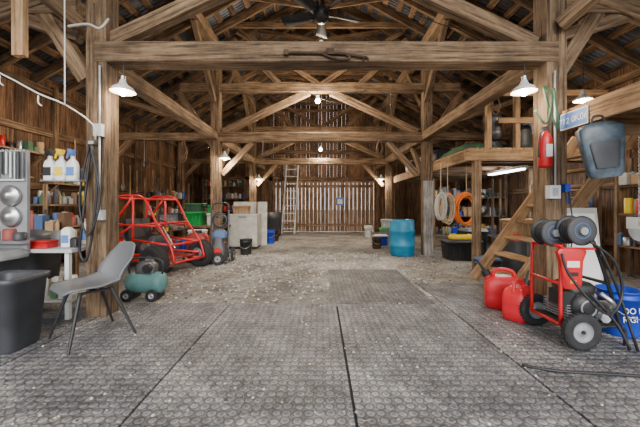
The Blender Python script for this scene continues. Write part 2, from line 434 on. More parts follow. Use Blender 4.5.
b.box((2.45, 2.05, 1.99), (.06, 2.1, .19), 'newwood')
for k in range(5): b.box((3.75, 1.1+k*.45, 1.98), (2.5, .05, .17), 'newwood')
for k in range(4): b.box((3.2, 1.35+k*.5, 1.84), (1.45, .09, .08), 'newwood')
b.build('storage_loft')
b = B()
for i, y in enumerate((3.75, 4.63)):
    b.beam((2.3, y, .06), (3.84, y, 2.13), .045, .15, 'newwood')
for k in range(8):
    t = (k+1)/9; b.box((2.3+1.54*t+.02, 4.19, 2.1*t-.02), (.2, .84, .035), 'newwood', ax=1)
b.build('wooden_stairs')

# ------------------------------------------------------------------ lamps
def pendant(x, y, z, s=1.0, top=None, power=40):
    b = B(); top = top or roofz(x)-.2
    b.lathe((x, y, z), [(.03*s, .16*s), (.045*s, .12*s), (.06*s, .09*s), (.12*s, .05*s), (.15*s, 0), (.145*s, 0), (.11*s, .04*s), (.05*s, .075*s), (0, .08*s)], 'shadecol')
    b.cyl((x, y, z+.14*s), (x, y, z+.2*s), .03*s, 'steel')
    b.tube([(x, y, z+.2*s), (x+.01, y, (z+top)/2), (x, y, top)], .006, 'black', sm=3)
    b.ball((x, y, z+.0), (.04*s, .04*s, .055*s), 'bulb')
    ob = b.build('pendant_lamp')
    light('lamp_light', (x, y, z-.09*s), power, parent=ob, rad=.1)
    return ob
pendant(-1.97, 3.1, 2.28, .78, 2.57, 24); pendant(2.04, 3.1, 2.28, .78, 2.57, 24)
pendant(-2.15, 7.0, 2.2, .8, 2.6, 48); pendant(-2.15, 10.9, 2.05, .9, 2.6, 60); pendant(2.15, 10.9, 2.05, .9, 2.6, 60)
pendant(-3.8, 5.3, 2.5, .8, None, 50); pendant(3.9, 4.6, 2.7, .8, None, 45)
def bulbfix(x, y, z, top, power):
    b = B(); b.cyl((x, y, z+.05), (x, y, z+.12), .035, 'white'); b.ball((x, y, z), .055, 'bulb')
    b.tube([(x, y, z+.12), (x, y, (z+top)/2), (x, y, top)], .006, 'black', sm=2)
    ob = b.build('bare_bulb_lamp'); light('bulb_light', (x, y, z-.12), power, parent=ob, rad=.12)
bulbfix(-.05, 7.0, 3.5, 3.76, 200); bulbfix(.02, 5.7, 4.05, 5.1, 120); bulbfix(.02, 10.9, 3.1, 3.76, 140)
b = B()
b.box((4.0, 6.7, 1.90), (.12, 1.3, .05), 'white'); b.cyl((3.97, 6.1, 1.86), (3.97, 7.3, 1.86), .016, 'tube_light'); b.cyl((4.03, 6.1, 1.86), (4.03, 7.3, 1.86), .016, 'tube_light')
ob = b.build('fluorescent_fixture'); light('tube_glow', (4.0, 6.7, 1.72), 50, (.9, .96, 1), .2, ob)
fx, fy, fz = .02, 4.6, 3.98
b = B(); b.cyl((fx, fy, fz+.1), (fx, fy, 5.1), .014, 'black')
b.lathe((fx, fy, fz-.1), [(0, -.03), (.06, -.02), (.11, .03), (.12, .12), (.08, .2), (.02, .24)], 'black')
for k in range(5):
    a = 2*pi*k/5+.3; M = T(fx, fy, fz, a)
    b.M = M; b.surf(lambda u, v: Vector((.12+.5*u, (v-.5)*(.11+.08*u), .07*(v-.5))), 6, 2, 'rubber'); b.box((.14, 0, -.005), (.12, .04, .012), 'black')
    b.M = Matrix.Identity(4)
b.build('ceiling_fan', solid=.006)
b = B(); yy = 3.11
b.tube([(-.34, yy, 2.68), (-.1, yy, 2.675), (.2, yy, 2.67), (.46, yy, 2.63)], .014, 'rust')
b.tube([(.02, yy, 2.67), (.12, yy, 2.63), (.24, yy, 2.61), (.3, yy, 2.63), (.26, yy, 2.66)], .012, 'rust')
b.box((-.34, yy, 2.68), (.05, .03, .05), 'rust'); b.box((.1, yy, 2.69), (.08, .03, .06), 'rust'); b.torus((.46, yy, 2.61), (0, 1, 0), .025, .008, 'rust')
b.build('antique_iron_tool')
b = B()
for i in range(14):
    x0 = R.uniform(-2, 1.8); x1 = x0+R.uniform(.5, 1.6); y = R.choice([3.05, 3.05, 4.2, 5.2, 7.0]); z = 3.75
    b.tube([(x0, y, z), ((x0+x1)/2, y, z-R.uniform(.08, .3)), (x1, y, z)], .006, 'black')
b.build('overhead_cords')
for (x, y, zt, l, kind) in ((1.35, 7.03, 2.62, .35, 0), (-1.3, 7.03, 2.62, .3, 1), (1.6, 7.03, 3.74, .4, 1), (-.9, 11, 2.62, .4, 0), (.9, 10.98, 2.62, .5, 1), (3.0, 5.3, 3.05, .35, 0), (-3.4, 3.2, 2.9, .5, 1), (-3.1, 7.05, 2.64, .5, 0), (-4.0, 7.05, 2.64, .6, 1)):
    b = B()
    if kind:
        b.tube([(x, y, zt), (x+.005, y, zt-l*.5), (x, y, zt-l), (x+.05, y, zt-l-.06), (x+.09, y, zt-l)], .009, 'darksteel')
        b.build('hanging_hook')
    else:
        b.tube([(x, y, zt), (x-.08, y, zt-l*.6), (x, y, zt-l), (x+.08, y, zt-l*.6), (x+.01, y, zt)], .011, 'brown'); b.tube([(x, y-.02, zt), (x-.06, y-.02, zt-l*.5), (x, y-.02, zt-l*.85), (x+.06, y-.02, zt-l*.5), (x+.01, y, zt)], .011, 'brown')
        b.build('hanging_rope')
b = B()
for k in range(3): b.beam((-1.9+.05*k, 7.35+.05*k, 3.98+.05*k), (1.7-.3*k, 7.4+.05*k, 3.98+.05*k), .12, .03, 'newwood')
b.build('stored_lumber')

# ------------------------------------------------------------------ chair
MC = T(-1.96, 2.68, .017, math.radians(-36))
b = B(MC)
prof = catmull([(0, -.25, .425), (0, -.2, .45), (0, -.05, .435), (0, .1, .425), (0, .19, .455), (0, .235, .56), (0, .27, .68), (0, .29, .79)], 5)
wid = [.17, .225, .24, .24, .235, .24, .235, .16]; cur = [0, .01, .03, .07, .13, .10, .05, .015]
def lerp(a, t):
    k = min(int(t), len(a)-2); f = t-k; f = f*f*(3-2*f); return a[k]*(1-f)+a[k+1]*f
def shell(u, v):
    n = len(prof)-1; p = prof[min(int(u*n+.001), n)]; k = u*7; w = lerp(wid, k); c = lerp(cur, k); t = v*2-1
    c2 = c*abs(t)**2.5
    back = min(max((k-3.2)/1.5, 0), 1)
    return Vector((w*t, p.y-c2*back, p.z+c2*(1-back)-(.02*abs(t)**3 if k > 6 else 0)))
b.surf(shell, len(prof)-1, 16, 'chairgrey')
chair = b.build('shell_chair', solid=.014)
b = B(MC)
for sx in (-1, 1):
    for sy in (-1, 1):
        b.cyl((sx*.13, sy*.11-.02, .425), (sx*.245, sy*.24, 0), .016, 'black', r2=.010)
    b.beam((sx*.13, -.14, .415), (sx*.13, .10, .415), .03, .015, 'black')
b.beam((-.13, -.02, .41), (.13, -.02, .41), .03, .015, 'black')
ob = b.build('legs', parent=chair)

# ------------------------------------------------------------------ generic clutter builders
def tote(x, y, z, w, d, h, mat, lid, name='storage_tote', rz=0):
    b = B(T(x, y, z, rz)); b.loft((0, 0, 0), [(0, w*.44, d*.44), (h*.9, w*.49, d*.49), (h*.9, w*.5, d*.5)], mat, n=8)
    b.loft((0, 0, h*.9), [(0, w*.52, d*.52), (h*.06, w*.52, d*.52), (h*.06, w*.46, d*.46), (h*.1, w*.46, d*.46)], lid, n=8)
    for s in (-1, 1): b.box((s*w*.5, 0, h*.75), (.03, d*.3, .03), lid)
    for k in range(5): b.box((-w*.36+k*w*.18, -d*.475, h*.4), (.015, .03, h*.6), mat)
    return b.build(name)
def bucket(x, y, z, r, h, mat, handle=True, name='bucket'):
    b = B(); b.lathe((x, y, z), [(0, .005), (r*.84, 0), (r*.86, .01), (r*.96, h*.82), (r*1.04, h*.82), (r*1.04, h*.87), (r*.98, h*.88), (r*1.0, h*.97), (r*1.05, h*.97), (r*1.05, h), (r*.96, h), (r*.84, .02), (0, .02)], mat)
    if handle: b.tube([(x-r*1.03, y, z+h*.85), (x-r*.7, y-r*.9, z+h*.55), (x+r*.2, y-r*1.15, z+h*.45), (x+r*.8, y-r*.8, z+h*.6), (x+r*1.03, y, z+h*.85)], .004, 'steel')
    return b.build(name)
COLS = ['white', 'offwhite', 'dullred', 'dullblue', 'dullgreen', 'card', 'grey', 'charcoal', 'brown', 'red', 'darksteel', 'black', 'lightgrey', 'card', 'steel', 'charcoal', 'grey', 'brown', 'offwhite', 'yellow', 'blue']
def supplies(x0, x1, y, z, hmax=.3, b=None, alongy=False):
    t = x0
    while t < x1-.05:
        w = R.uniform(.05, .14); h = R.uniform(.4, 1)*hmax; k = R.random(); c = R.choice(COLS)
        q = (t+w/2, y+R.uniform(-.03, .03), z) if not alongy else (y+R.uniform(-.03, .03), t+w/2, z)
        if k < .35: b.lathe(q, [(0, 0), (w*.45, 0), (w*.46, .01), (w*.46, h*.9), (w*.42, h*.93), (w*.42, h), (0, h)], c, seg=14)
        elif k < .6: b.loft(q, [(0, w*.42, w*.3), (h*.6, w*.45, w*.32), (h*.8, w*.2, w*.16), (h*.83, w*.13, w*.13), (h, w*.12, w*.12)], c, n=3, seg=14)
        else:
            h *= .8; b.box((q[0], q[1], z+h/2), (w*.95, w, h), c, rot=(0, 0, R.uniform(-.2, .2))); b.box((q[0], q[1], z+h+.004), (w*.6, w*.3, .008), 'offwhite')
        t += w*R.uniform(1.05, 1.5)
def shelf(x0, x1, y, zs, d=.35, alongy=False, top=None, hm=.28, name='supply_shelf', mat='timber'):
    b = B(); L = x1-x0; top = top or zs[-1]+.35
    def P(a, c, z): return (a, c, z) if not alongy else (c, a, z)
    for z in zs:
        b.box(P((x0+x1)/2, y, z), (L, d, .03) if not alongy else (d, L, .03), mat)
        for off in (-.08, .07): supplies(x0+.06, x1-.04, y+off, z+.016, hmax=hm, b=b, alongy=alongy)
    for a in (x0+.02, x1-.02):
        for c in (-d/2, d/2): b.box(P(a, y+c, top/2), (.05, .05, top), mat)
    return b.build(name)

# ------------------------------------------------------------------ left foreground
b = B(T(-2.50, 2.48, .017))
b.loft((0, 0, 0), [(0, .155, .14), (.02, .165, .15), (.52, .2, .185), (.53, .215, .2), (.57, .22, .205), (.575, .205, .19), (.54, .19, .175), (.05, .155, .14)], 'charcoal', n=5)
b.box((.0, -.195, .5), (.1, .03, .03), 'charcoal'); b.build('trash_bin')
b = B()
b.box((-3.0, 3.3, .70), (1.15, .55, .035), 'lightgrey')
for x in (-3.53, -2.5):
    for y in (3.08, 3.52): b.box((x, y, .35), (.04, .04, .68), 'white')
b.box((-3.0, 3.3, .2), (1.08, .5, .02), 'offwhite')
supplies(-3.5, -2.5, 3.3, .211, hmax=.3, b=b); supplies(-3.5, -2.5, 3.15, .211, hmax=.25, b=b)
b.build('work_table')
b = B(); b.loft((-3.0, 2.82, .66), [(0, .24, .16), (.04, .25, .17), (.045, .23, .16), (.08, .20, .14)], 'grey', n=6); b.box((-3.05, 2.82, .33), (.36, .28, .64), 'charcoal')
for z in (.2, .38, .55): b.box((-3.05, 2.675, z), (.32, .01, .14), 'darksteel'); b.box((-3.05, 2.667, z+.04), (.2, .015, .015), 'steel')
b.build('tool_chest')
for (x, y, w, h, mt) in ((-2.80, 3.14, .2, .07, 'red'), (-2.60, 3.2, .1, .2, 'white'), (-2.72, 3.36, .12, .17, 'offwhite'), (-2.50, 3.16, .07, .1, 'black'), (-2.56, 3.4, .09, .24, 'lightgrey'), (-2.9, 3.42, .1, .15, 'grey')):
    b = B(); b.loft((x, y, .722), [(0, w/2, w*.4), (h*.85, w/2, w*.4), (h*.9, w*.42, w*.34), (h, w*.2, w*.2)] if h > .08 else [(0, w/2, w*.4), (h*.8, w/2, w*.4), (h*.8, w*.52, w*.42), (h, w*.52, w*.42)], mt, n=6)
    if h > .15: b.box((x, y-w*.41, .722+h*.4), (w*.7, .004, h*.4), 'label')
    b.build('storage_container')
b = B(); X0 = -3.0; Y0 = 3.0
b.box((X0, Y0, 1.19), (.36, .03, .98), 'grey'); b.box((X0, Y0-.05, .80), (.4, .09, .03), 'steel')
for z in (1.24, 1.04):
    b.lathe((X0+.04, Y0-.02, z), [(0, .07), (.03, .07), (.04, .04), (.08, .035), (.1, .02), (.095, 0)], 'steel', (0, -1, 0))
    b.torus((X0+.04, Y0-.04, z), (0, 1, 0), .07, .008, 'lightgrey')
for i in range(9): b.cyl((X0-.16+.04*i, Y0-.035, 1.66), (X0-.16+.04*i, Y0-.035, 1.46-R.random()*.08), .008, R.choice(['steel', 'black', 'darksteel', 'white'])); b.torus((X0-.16+.04*i, Y0-.035, 1.67), (0, 1, 0), .012, .004, 'steel', 12, 6)
b.box((X0, Y0-.03, 1.39), (.34, .02, .012), 'white'); supplies(X0-.16, X0+.18, Y0-.05, .816, hmax=.12, b=b)
b.build('tool_rack')
b = B(); b.box((-4.3, 4.6, .75), (1.2, .6, .05), 'timber')
for x in (-4.8, -3.8):
    for y in (4.4, 4.8): b.box((x, y, .37), (.08, .08, .72), 'timber')
supplies(-4.85, -3.75, 4.5, .776, hmax=.35, b=b); supplies(-4.85, -3.75, 4.7, .776, hmax=.4, b=b)
b.build('workbench')
for (y0, y1, z) in ((4.0, 5.3, 1.62), (4.1, 5.6, 2.05), (5.7, 6.9, 1.55)):
    b = B(); b.box((-4.99, (y0+y1)/2, z), (.22, y1-y0, .03), 'timber')
    for y in (y0+.1, y1-.1): b.beam((-5.08, y, z-.2), (-4.9, y, z-.02), .03, .03, 'timber')
    supplies(y0+.05, y1-.05, -5.0, z+.016, hmax=.24, b=b, alongy=True); b.build('wall_shelf')
b = B(); b.box((-2.50, 3.02, 1.385), (.38, .09, .012), 'steel')
for z in (1.40, 1.45): b.tube([(-2.69, 2.98, z), (-2.31, 2.98, z)], .003, 'steel', sm=1)
b.box((-2.50, 3.07, 1.45), (.38, .006, .12), 'steel'); b.box((-2.42, 3.12, 1.43), (.12, .08, .03), 'steel'); b.build('wire_bottle_shelf')
for i, (tc_, x) in enumerate((('black', -2.62), ('yellow', -2.51), ('label', -2.40))):
    b = B(T(x, 3.01, 1.391) @ Matrix.Scale(1.18, 4))
    b.loft((0, 0, 0), [(0, .042, .030), (.01, .045, .031), (.12, .045, .031), (.15, .035, .028), (.175, .014, .014), (.2, .013, .013)], 'white', n=3)
    b.box((0, -.031, .07), (.06, .003, .07), tc_)
    b.loft((0, -.01, .2), [(0, .016, .016), (.02, .018, .03), (.05, .014, .045)], tc_, n=3)
    b.beam((0, -.045, .215), (0, -.06, .17), .01, .01, tc_)
    b.build('spray_bottle')
b = B(); b.tube([(-2.27, 3.08, 1.75), (-2.32, 3.07, 1.3), (-2.34, 3.05, .95), (-2.38, 3.07, .7), (-2.31, 3.06, .6), (-2.25, 3.07, .9), (-2.20, 3.06, 1.4), (-2.27, 3.08, 1.75)], .012, 'black')
b.tube([(-2.27, 3.05, 1.75), (-2.36, 3.04, 1.2), (-2.27, 3.03, .85), (-2.16, 3.04, 1.2), (-2.26, 3.05, 1.75)], .010, 'black')
b.box((-2.27, 3.1, 1.77), (.05, .06, .03), 'steel'); b.build('hanging_air_hose')
b = B(); b.box((-2.20, 3.11, 1.05), (.07, .05, .1), 'lightgrey'); b.box((-2.20, 3.08, 1.05), (.04, .006, .07), 'white'); b.build('outlet_box')
b = B(); b.box((-2.22, 3.11, 1.9), (.08, .05, .12), 'lightgrey'); b.tube([(-2.21, 3.11, 2.55), (-2.21, 3.11, 1.96)], .008, 'lightgrey', sm=1); b.tube([(-2.21, 3.11, 1.84), (-2.21, 3.11, 1.1)], .008, 'lightgrey', sm=1); b.build('electrical_conduit')
b = B(); b.tube([(-3.3, 2.7, 2.5), (-2.84, 2.75, 2.32), (-2.5, 2.75, 2.14), (-2.29, 2.8, 2.05), (-2.2, 3.0, 1.93), (-2.23, 3.08, 1.8)], .007, 'white', sm=3)
b.tube([(-2.29, 2.78, 2.05), (-2.29, 2.78, 3.0), (-2.3, 2.78, 4.7)], .005, 'white', sm=2)
for x, z in ((-2.84, 2.3), (-2.5, 2.12)): b.tube([(x, 2.75, z), (x, 2.75, z-.06), (x+.03, 2.75, z-.09)], .006, 'white')
b.build('hanging_conduit')
b = B(); b.tube([(-2.40, 2.95, 2.85), (-2.25, 3.0, 2.9), (-2.13, 3.0, 2.86), (-2.08, 3.05, 2.98)], .012, 'offwhite'); b.build('bent_pipe')
b = B(); b.box((-5.06, 5.75, 1.3), (.03, .35, .22), 'white'); b.box((-5.04, 5.75, 1.3), (.01, .28, .15), 'grey'); b.build('framed_sign')
for (y, z, l) in ((7.6, 2.3, .7), (7.9, 2.2, .5), (6.35, 2.5, .6), (8.2, 2.2, .8), (8.5, 2.1, .6), (9.3, 2.2, .7), (10.4, 2.1, .6), (6.7, 2.45, .5)):
    b = B(); b.cyl((-5.02, y, z), (-5.02, y, z-l), .015, 'newwood'); b.loft((-5.02, y, z-l-.18), [(0, .01, .06), (.1, .015, .09), (.18, .01, .03)], 'darksteel'); b.build('hanging_shovel')
b = B(T(-3.6, 3.9, 0)); b.loft((0, 0, 0), [(0, .2, .2), (.7, .26, .26), (.72, .28, .28), (.76, .28, .28), (.8, .2, .2), (.84, .05, .05)], 'charcoal', n=3)
for s in (-1, 1): b.box((s*.27, 0, .6), (.04, .1, .04), 'black')
b.build('garbage_can')

# compressor
b = B(T(-2.15, 3.85, 0))
b.lathe((-.24, 0, .19), [(0, 0), (.08, .01), (.125, .05), (.13, .1), (.13, .38), (.125, .43), (.08, .47), (0, .48)], 'teal', (1, 0, 0))
for x in (-.15, .15): b.box((x, 0, .03), (.03, .22, .06), 'black')
b.loft((0, 0, .31), [(0, .12, .07), (.1, .12, .07), (.14, .08, .05)], 'darksteel', n=5); b.cyl((.06, -.06, .38), (.06, -.13, .38), .05, 'black')
b.tube([(-.2, -.02, .3), (-.2, -.02, .46), (0, -.02, .5), (.2, -.02, .46), (.2, -.02, .3)], .012, 'black', sm=3)
b.wheel((-.15, -.17, .07), (0, 1, 0), .07, .03); b.wheel((.15, -.17, .07), (0, 1, 0), .07, .03)
b.build('air_compressor')

# red go kart with roll cage
b = B(T(-3.0, 5.6, 0, math.radians(-22)))
r = .019
for y in (-.33, .33):
    b.tube([(-.75, y, .3), (.75, y, .3)], r, 'red', sm=1); b.tube([(-.75, y, .2), (.8, y, .2)], r, 'red', sm=1)
    b.tube([(-.62, y, .3), (-.6, y, .9), (-.5, y, 1.27), (-.1, y, 1.31), (.18, y, 1.25), (.45, y, .85), (.75, y, .5), (.85, y, .22)], r, 'red', sm=5)
    b.tube([(-.1, y, .3), (-.1, y, 1.31)], r, 'red', sm=1)
    b.tube([(-.6, y, .8), (.45, y, .8)], r, 'red', sm=1); b.tube([(-.1, y, .55), (.7, y, .5)], r, 'red', sm=1)
    b.tube([(-.6, y, .55), (-.1, y, .8)], r, 'red', sm=1); b.tube([(-.6, y, .8), (-.1, y, 1.3)], r, 'red', sm=1)
for (x, z) in ((-.5, 1.27), (.18, 1.25), (-.62, .3), (.85, .22), (.45, .84), (-.1, .8), (.75, .5), (-.6, .8)):
    b.tube([(x, -.33, z), (x, .33, z)], r, 'red', sm=1)
b.box((0, 0, .25), (1.3, .62, .02), 'darkred')
b.loft((-.2, 0, .3), [(0, .2, .24), (.1, .22, .26), (.14, .2, .24)], 'black', n=5); b.box((-.4, 0, .65), (.1, .48, .5), 'black', rot=(0, -.25, 0))
b.loft((-.62, 0, .35), [(0, .16, .2), (.22, .16, .2), (.28, .1, .12)], 'darksteel', n=4); b.cyl((-.62, -.2, .48), (-.62, -.28, .48), .11, 'red')
b.loft((.1, 0, .3), [(0, .1, .2), (.2, .12, .22), (.3, .08, .1)], 'charcoal', n=4); b.cyl((.1, -.22, .42), (.1, -.27, .42), .09, 'steel')
b.torus((.22, 0, .75), (1, 0, .6), .15, .014, 'black'); b.cyl((.22, 0, .75), (.5, 0, .4), .015, 'steel')
for (x, rr) in ((-.58, .27), (.60, .25)):
    for y in (-.5, .5): b.wheel((x, y, rr), (0, 1, 0), rr, .2, 'grey', .45)
    b.cyl((x, -.45, rr), (x, .45, rr), .018, 'darksteel')
b.build('go_kart')

b = B(); b.box((-3.15, 7.9, .62), (1.7, .6, .05), 'timber')
for x in (-3.9, -2.85, -2.42):
    for y in (7.65, 8.1): b.box((x, y, .3), (.08, .08, .6), 'timber')
supplies(-3.9, -2.4, 7.85, .02, hmax=.4, b=b)
b.build('workbench')
tote(-3.15, 7.85, .645, .5, .42, .34, 'green', 'green'); tote(-2.66, 7.85, .645, .32, .4, .3, 'white', 'white'); tote(-3.75, 7.85, .645, .5, .42, .3, 'grey', 'charcoal')
tote(-3.15, 7.85, .99, .45, .38, .2, 'darkgreen', 'green'); tote(-2.66, 7.85, .95, .3, .36, .2, 'green', 'green'); tote(-2.72, 6.9, 0, .4, .35, .35, 'lightgrey', 'green'); tote(-2.72, 6.9, .35, .36, .32, .25, 'white', 'white')
shelf(8.7, 10.8, -4.75, (.35, .85, 1.35), alongy=True, top=1.9)
shelf(5.2, 7.0, -4.8, (.3, .75, 1.15), alongy=True, top=1.5)
b = B(T(-3.3, 9.6, 0))
for z in (0, .21, .42): b.wheel((0, 0, z+.105), (0, 0, 1), .32, .2, 'darksteel')
b.build('tire_stack')
shelf(-4.7, -3.0, 12.6, (.4, .9, 1.4, 1.9), top=2.2)
b = B(T(-3.4, 11.2, 0, .4))
b.loft((0, 0, .3), [(0, .2, .35), (.28, .38, .5), (.29, .4, .52), (.27, .35, .48), (.05, .2, .33)], 'darkgreen', n=4, caps=False); b.add([(-.2,-.3,.32),(.2,-.3,.32),(.2,.3,.32),(-.2,.3,.32)], [(0,1,2,3)], 'darkgreen')
b.wheel((0, -.65, .19), (1, 0, 0), .19, .09, 'grey')
for s in (-1, 1): b.tube([(s*.06, -.65, .19), (s*.2, -.1, .28), (s*.28, .9, .6)], .02, 'newwood', sm=3); b.tube([(s*.2, .3, .3), (s*.24, .4, 0)], .014, 'darksteel', sm=1)
b.build('wheelbarrow')
b = B(T(-2.02, 6.25, 0, math.radians(8)))
for x in (-.16, .16):
    b.tube([(x, .02, .08), (x, .06, .6), (x, .1, 1.05)], .018, 'darksteel', sm=3); b.wheel((x*1.5, .1, .14), (1, 0, 0), .14, .06, 'lightgrey')
b.tube([(-.16, .1, 1.05), (-.12, .13, 1.18), (.12, .13, 1.18), (.16, .1, 1.05)], .018, 'black')
b.cyl((-.26, .1, .14), (.26, .1, .14), .012, 'steel'); b.box((0, -.12, .05), (.4, .3, .015), 'darksteel')
for z in (.3, .6, .9): b.box((0, .06+z*.04, z), (.32, .02, .03), 'darksteel')
b.loft((0, -.12, .06), [(0, .15, .13), (.25, .15, .13), (.33, .1, .09), (.5, .09, .08)], 'charcoal', n=4)
b.cyl((0, -.24, .24), (0, -.29, .24), .08, 'red'); b.loft((.02, -.1, .5), [(0, .13, .1), (.1, .14, .11), (.16, .08, .06)], 'dullblue', n=4)
b.torus((0, -.0, .85), (0, 1, 0), .14, .016, 'black'); b.torus((0, -.03, .84), (0, 1, 0), .13, .016, 'black'); b.torus((.02, -.06, .84), (0, 1, 0), .12, .014, 'charcoal')
b.wheel((.02, -.34, .12), (0, 1, 0), .12, .05, 'grey'); b.build('hand_truck')
b = B(T(-2.50, 6.35, 0)); b.loft((0, 0, .25), [(0, .2, .14), (.25, .22, .15), (.32, .15, .1)], 'darkred', n=4)
for x in (-.13, .13):
    b.wheel((x, -.17, .11), (0, 1, 0), .11, .06, 'lightgrey'); b.wheel((x, .17, .11), (0, 1, 0), .11, .06, 'lightgrey')
b.box((0, 0, .2), (.40, .3, .04), 'black'); b.tube([(-.2, 0, .2), (-.26, 0, .6), (-.3, 0, .95)], .014, 'black'); b.cyl((0, 0, .57), (0, 0, .63), .08, 'black'); b.build('lawn_mower')
b = B(); b.box((-2.0, 8.3, .47), (.75, .55, .8), 'offwhite'); b.box((-2.0, 8.3, .89), (.78, .58, .05), 'lightgrey'); b.box((-2.0, 8.0, .84), (.2, .02, .04), 'grey'); b.box((-2.0, 8.3, .035), (.7, .5, .07), 'black'); b.build('chest_freezer', bevel=.015)
b = B(); b.box((-2.0, 8.9, .62), (.95, .02, 1.25), 'offwhite', rot=(-.1, 0, .1)); b.box((-1.8, 8.82, .62), (.04, .04, 1.25), 'newwood', rot=(-.1, 0, 0)); b.build('leaning_panel')
tote(-2.1, 8.3, .915, .45, .35, .22, 'card', 'card', 'cardboard_box')
bucket(-1.72, 7.2, 0, .14, .36, 'black'); bucket(-1.8, 7.65, 0, .13, .3, 'green'); bucket(-1.5, 9.3, 0, .15, .4, 'blue'); bucket(-1.45, 9.9, 0, .15, .4, 'rust'); bucket(-1.85, 9.8, 0, .15, .38, 'white')
b = B(); b.lathe((-1.75, 11.6, 0), [(0, 0), (.28, 0), (.29, .3), (.3, .31), (.29, .6), (.3, .61), (.28, .88), (.25, .88), (.25, .85), (0, .85)], 'charcoal'); b.build('steel_drum')
b = B(); b.lathe((-2.5, 12.1, 0), [(0, 0), (.28, 0), (.29, .3), (.3, .31), (.29, .6), (.3, .61), (.28, .88), (.25, .88), (.25, .85), (0, .85)], 'barrelblue'); b.build('steel_drum')
b = B()
for x in (-1.5, -1.0): b.beam((x, 12.2, .0), (x+.1, 13.0, 2.85), .05, .09, 'offwhite')
for k in range(9):
    t = (k+.7)/9.4; b.beam((-1.5+.1*t, 12.2+.8*t, 2.85*t), (-1.0+.1*t, 12.2+.8*t, 2.85*t), .035, .035, 'offwhite')
b.build('extension_ladder')

# ------------------------------------------------------------------ right mid
b = B(); X, Y = 1.88, 7.1
b.lathe((X, Y, 0), [(0, .0), (.25, 0), (.27, .03), (.275, .2), (.29, .22), (.29, .26), (.275, .28), (.275, .52), (.29, .54), (.29, .58), (.275, .6), (.27, .78), (.25, .82), (.24, .81), (0, .80)], 'barrelblue')
b.cyl((X+.12, Y, .8), (X+.12, Y, .83), .035, 'white'); b.build('plastic_barrel')
tote(3.0, 6.6, 0, .75, .5, .42, 'black', 'charcoal')
b = B(T(3.0, 6.6, .43)); b.loft((0, 0, 0), [(0, .24, .13), (.04, .26, .14), (.1, .2, .1)], 'yellow'); b.box((0, -.02, .1), (.2, .1, .03), 'black'); b.build('tool_case')
tote(1.75, 8.9, 0, .35, .35, .3, 'blue', 'white'); tote(2.1, 9.6, 0, .5, .4, .45, 'grey', 'green'); tote(2.1, 9.6, .46, .4, .35, .25, 'lightgrey', 'offwhite')
bucket(1.5, 8.2, 0, .13, .3, 'rust'); bucket(1.75, 11.2, 0, .15, .4, 'white'); bucket(2.0, 7.9, 0, .14, .35, 'offwhite')
for i in range(4):
    b = B(); x = 2.6+.16*i; b.cyl((x, 12.7, .02), (x+.05, 13.1, 1.5+.1*i), .015, 'newwood'); b.box((x, 12.7, .05), (.14, .05, .1), 'darksteel' if i % 2 else 'rope'); b.build('broom')
def coil(name, c, Rr, r, n, mat, sx=1, hook=None):
    b = B()
    for k in range(n):
        a = Rr*(1-.12*R.random()); cc = Vector(c)+Vector((R.uniform(-.03, .03), k*r*1.4, -R.uniform(0, .06)))
        b.tube([cc+Vector((sx*a*math.cos(t), R.uniform(-.01, .01), 1.15*a*math.sin(t))) for t in [2*pi*i/10 for i in range(10)]], r, mat, closed=True)
    b.tube([Vector(c)+Vector((0, .02, Rr*1.0)), Vector(c)+Vector((0, .05, Rr*1.5)), Vector(c)+Vector((0, .05, hook-c[2]))], .008, 'rope', sm=3)
    return b.build(name)
coil('hose_coil', (2.88, 6.05, 1.10), .27, .016, 7, 'orange', .85, 1.93)
coil('rope_coil', (2.47, 5.95, 1.12), .25, .013, 8, 'rope', .45, 1.93)
coil('rope_coil', (2.28, 5.8, 1.15), .22, .012, 5, 'offwhite', .4, 1.93)
coil('hose_coil', (3.25, 6.2, 1.2), .2, .014, 4, 'black', .8, 1.93)
shelf(3.0, 4.8, 8.4, (.35, .85, 1.35), top=1.85)
shelf(8.2, 11, 4.75, (.35, .85, 1.35), alongy=True, top=1.85)
shelf(5.5, 6.95, 4.85, (.6, 1.1), alongy=True, top=1.6, d=.25)
tote(4.15, 6.5, 0, .9, .6, .5, 'grey', 'charcoal'); tote(4.2, 6.5, .51, .6, .5, .35, 'card', 'card', 'cardboard_box'); tote(3.6, 7.3, 0, .5, .5, .6, 'charcoal', 'grey')
shelf(3.5, 5.0, 4.88, (.5, 1.0, 1.45), alongy=True, top=1.9, d=.22)
b = B(T(3.3, 5.3, 0)); b.lathe((0, 0, 0), [(0, 0), (.18, 0), (.2, .1), (.2, .5), (.17, .56), (0, .58)], 'charcoal'); b.lathe((0, 0, .56), [(.17, 0), (.15, .08), (0, .12)], 'red'); b.tube([(.1, -.15, .3), (.25, -.4, .2), (.1, -.5, .05), (-.3, -.45, .03)], .025, 'black'); b.build('shop_vacuum')
tote(2.75, 5.1, 0, .35, .3, .28, 'charcoal', 'dullblue'); bucket(4.0, 5.3, 0, .15, .38, 'orange'); bucket(4.35, 5.2, 0, .15, .38, 'white')
